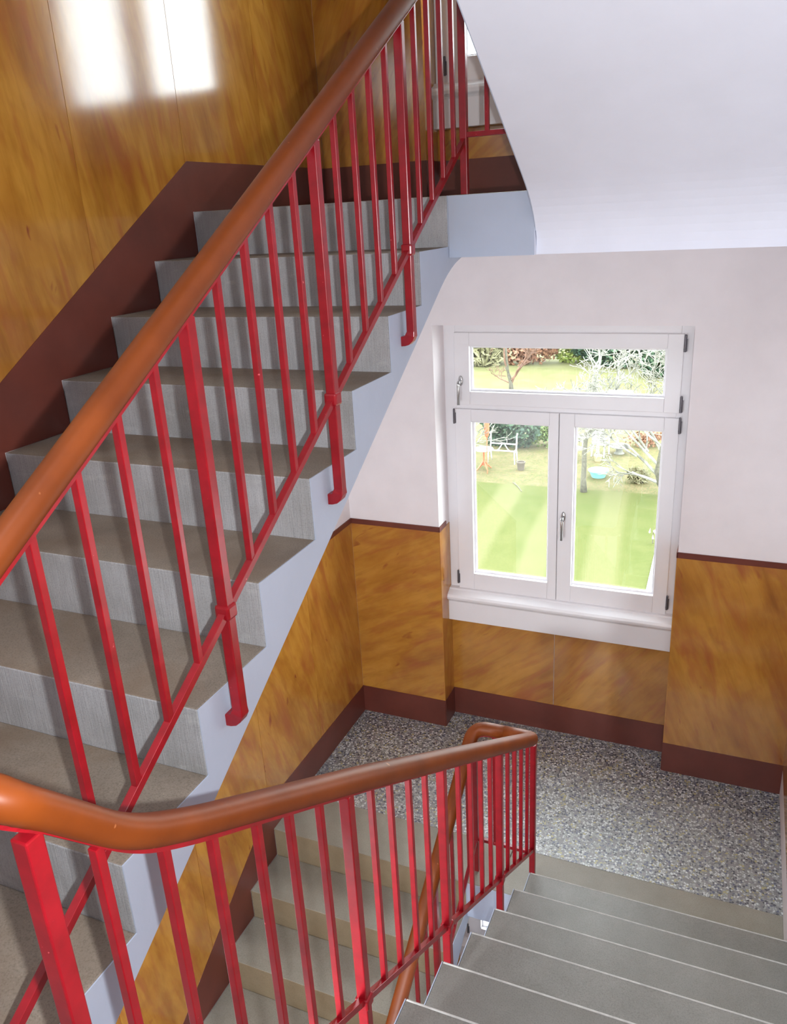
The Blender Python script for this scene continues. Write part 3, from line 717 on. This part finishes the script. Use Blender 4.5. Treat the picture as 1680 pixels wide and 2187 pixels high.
# round table on a splayed orange foot
r = thing('garden_table', 'small round white table on an orange pedestal foot', 'table', (-5.57, 22.74, GZ))
MB().lathe([(0, .68), (.31, .68), (.325, .695), (.31, .715), (0, .715)], 0, 0, 0, 28).build('table_top', white_plastic, r)
m = MB(); m.lathe([(0, .12), (.05, .14), (.03, .3), (.03, .62), (.09, .68), (0, .68)], 0, 0, 0, 14)
m.build('pedestal', orange, r)
for k in range(4):
    a = math.pi/4 + k*math.pi/2; m = MB()
    m.sweep([(0.02*math.cos(a), 0.02*math.sin(a), .30), (.12*math.cos(a), .12*math.sin(a), .16), (.27*math.cos(a), .27*math.sin(a), .01)], ngon(0.024, 6), scales=[1.2, 1.1, .8]); m.build('leg', orange, r)
r = thing('parasol', 'folded orange parasol on a thin pole in front of the bench', 'parasol', (-5.33, 22.33, GZ))
MB().lathe([(0, 0), (.016, 0), (.016, 2.35), (0, 2.35)], 0, 0, 0, 10).build('pole', orange, r)
m = MB(); prof = [(0.018, 1.22), (0.055, 1.28), (0.07, 1.5), (0.06, 1.9), (0.03, 2.2), (0.012, 2.32)]; m.lathe(prof, 0, 0, 0, 12)
m.v = [(x*(1+.25*(i//6 % 2)), y*(1+.25*(i//6 % 2)), z) for i, (x, y, z) in enumerate(m.v)]; m.build('canopy', orange, r)
# white tubular bench frame
r = thing('garden_bench', 'white tubular bench frame with curved end supports', 'bench', (-5.2, 23.66, GZ))
tube = ngon(0.024, 8)
for sx in (-0.44, 0.46):
    MB().sweep(circ_fillet([(sx, 0.22, 0), (sx, 0.10, 0.45), (sx, 0.16, .90), (sx*1.04, .2, .98)], .1), tube).build('back_leg', white_plastic, r, smooth=True)
    MB().sweep(circ_fillet([(sx*1.05, -0.20, 0), (sx, -0.16, .42), (sx, .12, .46)], .08), tube).build('front_leg', white_plastic, r, smooth=True)
    s = 1 if sx < 0 else -1
    MB().sweep(circ_fillet([(sx, 0.10, .36), (sx + s*.26, .10, .36), (sx + s*.40, .10, .60)], .16, 8), ngon(.018, 8)).build('brace', white_plastic, r, smooth=True)
MB().sweep([(-.44, .1, .62), (.46, .1, .62)], tube).build('crossbar', white_plastic, r, smooth=True)
MB().sweep([(-.44, -.14, .44), (.46, -.14, .44)], tube).build('front_rail', white_plastic, r, smooth=True)
# pot, tub, pail
def pot(name, label, cat, x, y, r0, r1, h, mat, wall=0.02, inner=None):
    root = thing(name, label, cat, (x, y, GZ)); m = MB()
    m.lathe([(0, 0), (r0, 0), (r0+(r1-r0)*.5, h*.5), (r1, h*.86), (r1*1.08, h*.88), (r1*1.08, h), (r1-wall, h), (r0-wall*.5, h*.25), (0, h*.25)], 0, 0, 0, 28)
    m.build('body', mat, root, smooth=False); return root
p = pot('plant_pot', 'brown plant pot on the edge of the lawn', 'pot', -4.38, 22.98, .105, .14, .27, plain('brown_pot', (0.085, 0.07, 0.05, 1), .8))
MB().lathe([(0, .2), (.115, .2), (.115, .235), (0, .245)], 0, 0, 0, 16).build('soil', plain('pot_soil', (.05, .035, .025, 1), .95), p)
t = pot('water_tub', 'turquoise plastic tub on the grass by the ringed trunk', 'tub', -1.84, 22.83, .21, .30, .23, plain('turquoise_plastic', (0.16, 0.40, 0.36, 1), .45), .03)
MB().lathe([(0, .15), (.24, .15), (.245, .165), (0, .167)], 0, 0, 0, 24).build('water', plain('tub_water', (.25, .42, .42, 1), .08), t)
pot('pail', 'pale yellow pail in front of the white garden chair', 'bucket', -2.14, 24.5, .10, .135, .20, plain('yellow_plastic', (0.48, 0.38, 0.16, 1), .5))
def chair(label, x, y, rz, group=None):
    r = thing('garden_chair', label, 'chair', (x, y, GZ)); r.rotation_euler = (0, 0, rz)
    MB().box(-.23, .23, -.22, .22, .40, .44).build('seat', white_plastic, r, bevel=.012)
    for sx in (-.21, .21):
        MB().sweep([(sx*1.05, -.21, 0), (sx, -.19, .41), (sx, -.19, .62)], sq(.02)).build('leg', white_plastic, r)
        MB().sweep([(sx*1.05, .27, 0), (sx, .21, .42), (sx*.95, .30, .98)], sq(.02)).build('leg', white_plastic, r)
        MB().sweep([(sx*1.05, -.2, .62), (sx*1.05, .05, .635), (sx, .24, .63)], sq(.025, .012)).build('armrest', white_plastic, r)
    m = MB(); m.add([(-.2, .205, .50), (.2, .205, .50), (.19, .29, .92), (-.19, .29, .92)] + [(-.2, .225, .50), (.2, .225, .50), (.19, .31, .92), (-.19, .31, .92)],
                    [(0, 1, 2, 3), (7, 6, 5, 4), (0, 4, 5, 1), (1, 5, 6, 2), (2, 6, 7, 3), (3, 7, 4, 0)]); m.build('backrest', white_plastic, r, bevel=.008)
    m = MB(); m.sweep(circ_fillet([(-.2, .295, .92), (-.17, .31, 1.0), (.17, .31, 1.0), (.2, .295, .92)], .06), sq(.02)); m.build('top_rail', white_plastic, r)
    return r
chair('white garden chair beyond the ringed trunk, yellow pail at its feet', -2.17, 25.2, math.radians(168))
chair('white garden chair half hidden behind the ringed trunk', -2.93, 24.45, math.radians(60))
r = thing('low_table', 'low grey round table with a white figurine on it', 'table', (-1.60, 25.55, GZ))
MB().lathe([(0, .24), (.33, .24), (.345, .26), (.33, .285), (0, .285)], 0, 0, 0, 24).build('table_top', plain('grey_stone', (.22, .22, .19, 1), .8), r)
MB().lathe([(0, 0), (.18, 0), (.12, .06), (.11, .2), (.16, .24), (0, .24)], 0, 0, 0, 16).build('base', plain('grey_stone_base', (.18, .18, .15, 1), .8), r)
o = MB().lathe([(0, 0), (.06, 0), (.065, .04), (.045, .09), (.05, .13), (.03, .17), (.035, .2), (.02, .235), (0, .24)], 0, 0, 0, 14).build('figurine', white_plastic, None, smooth=True)
o.location = (-1.66, 25.5, GZ+.285); tag(o, 'small white figurine standing on the low grey table', 'ornament')
m = MB(); m.sweep([(-.28, .30, .012), (-.12, .08, .02), (.02, -.12, .014), (.22, -.5, .012)], ngon(.014, 6), scales=[.7, 1, 1, .6]); m.sweep([(-.12, .08, .018), (-.2, .25, .05)], ngon(.009, 5))
o = m.build('fallen_twig', bark); o.location = (-4.0, 21.9-.6, GZ+.004); tag(o, 'fallen dark twig lying on the lawn', 'twig')
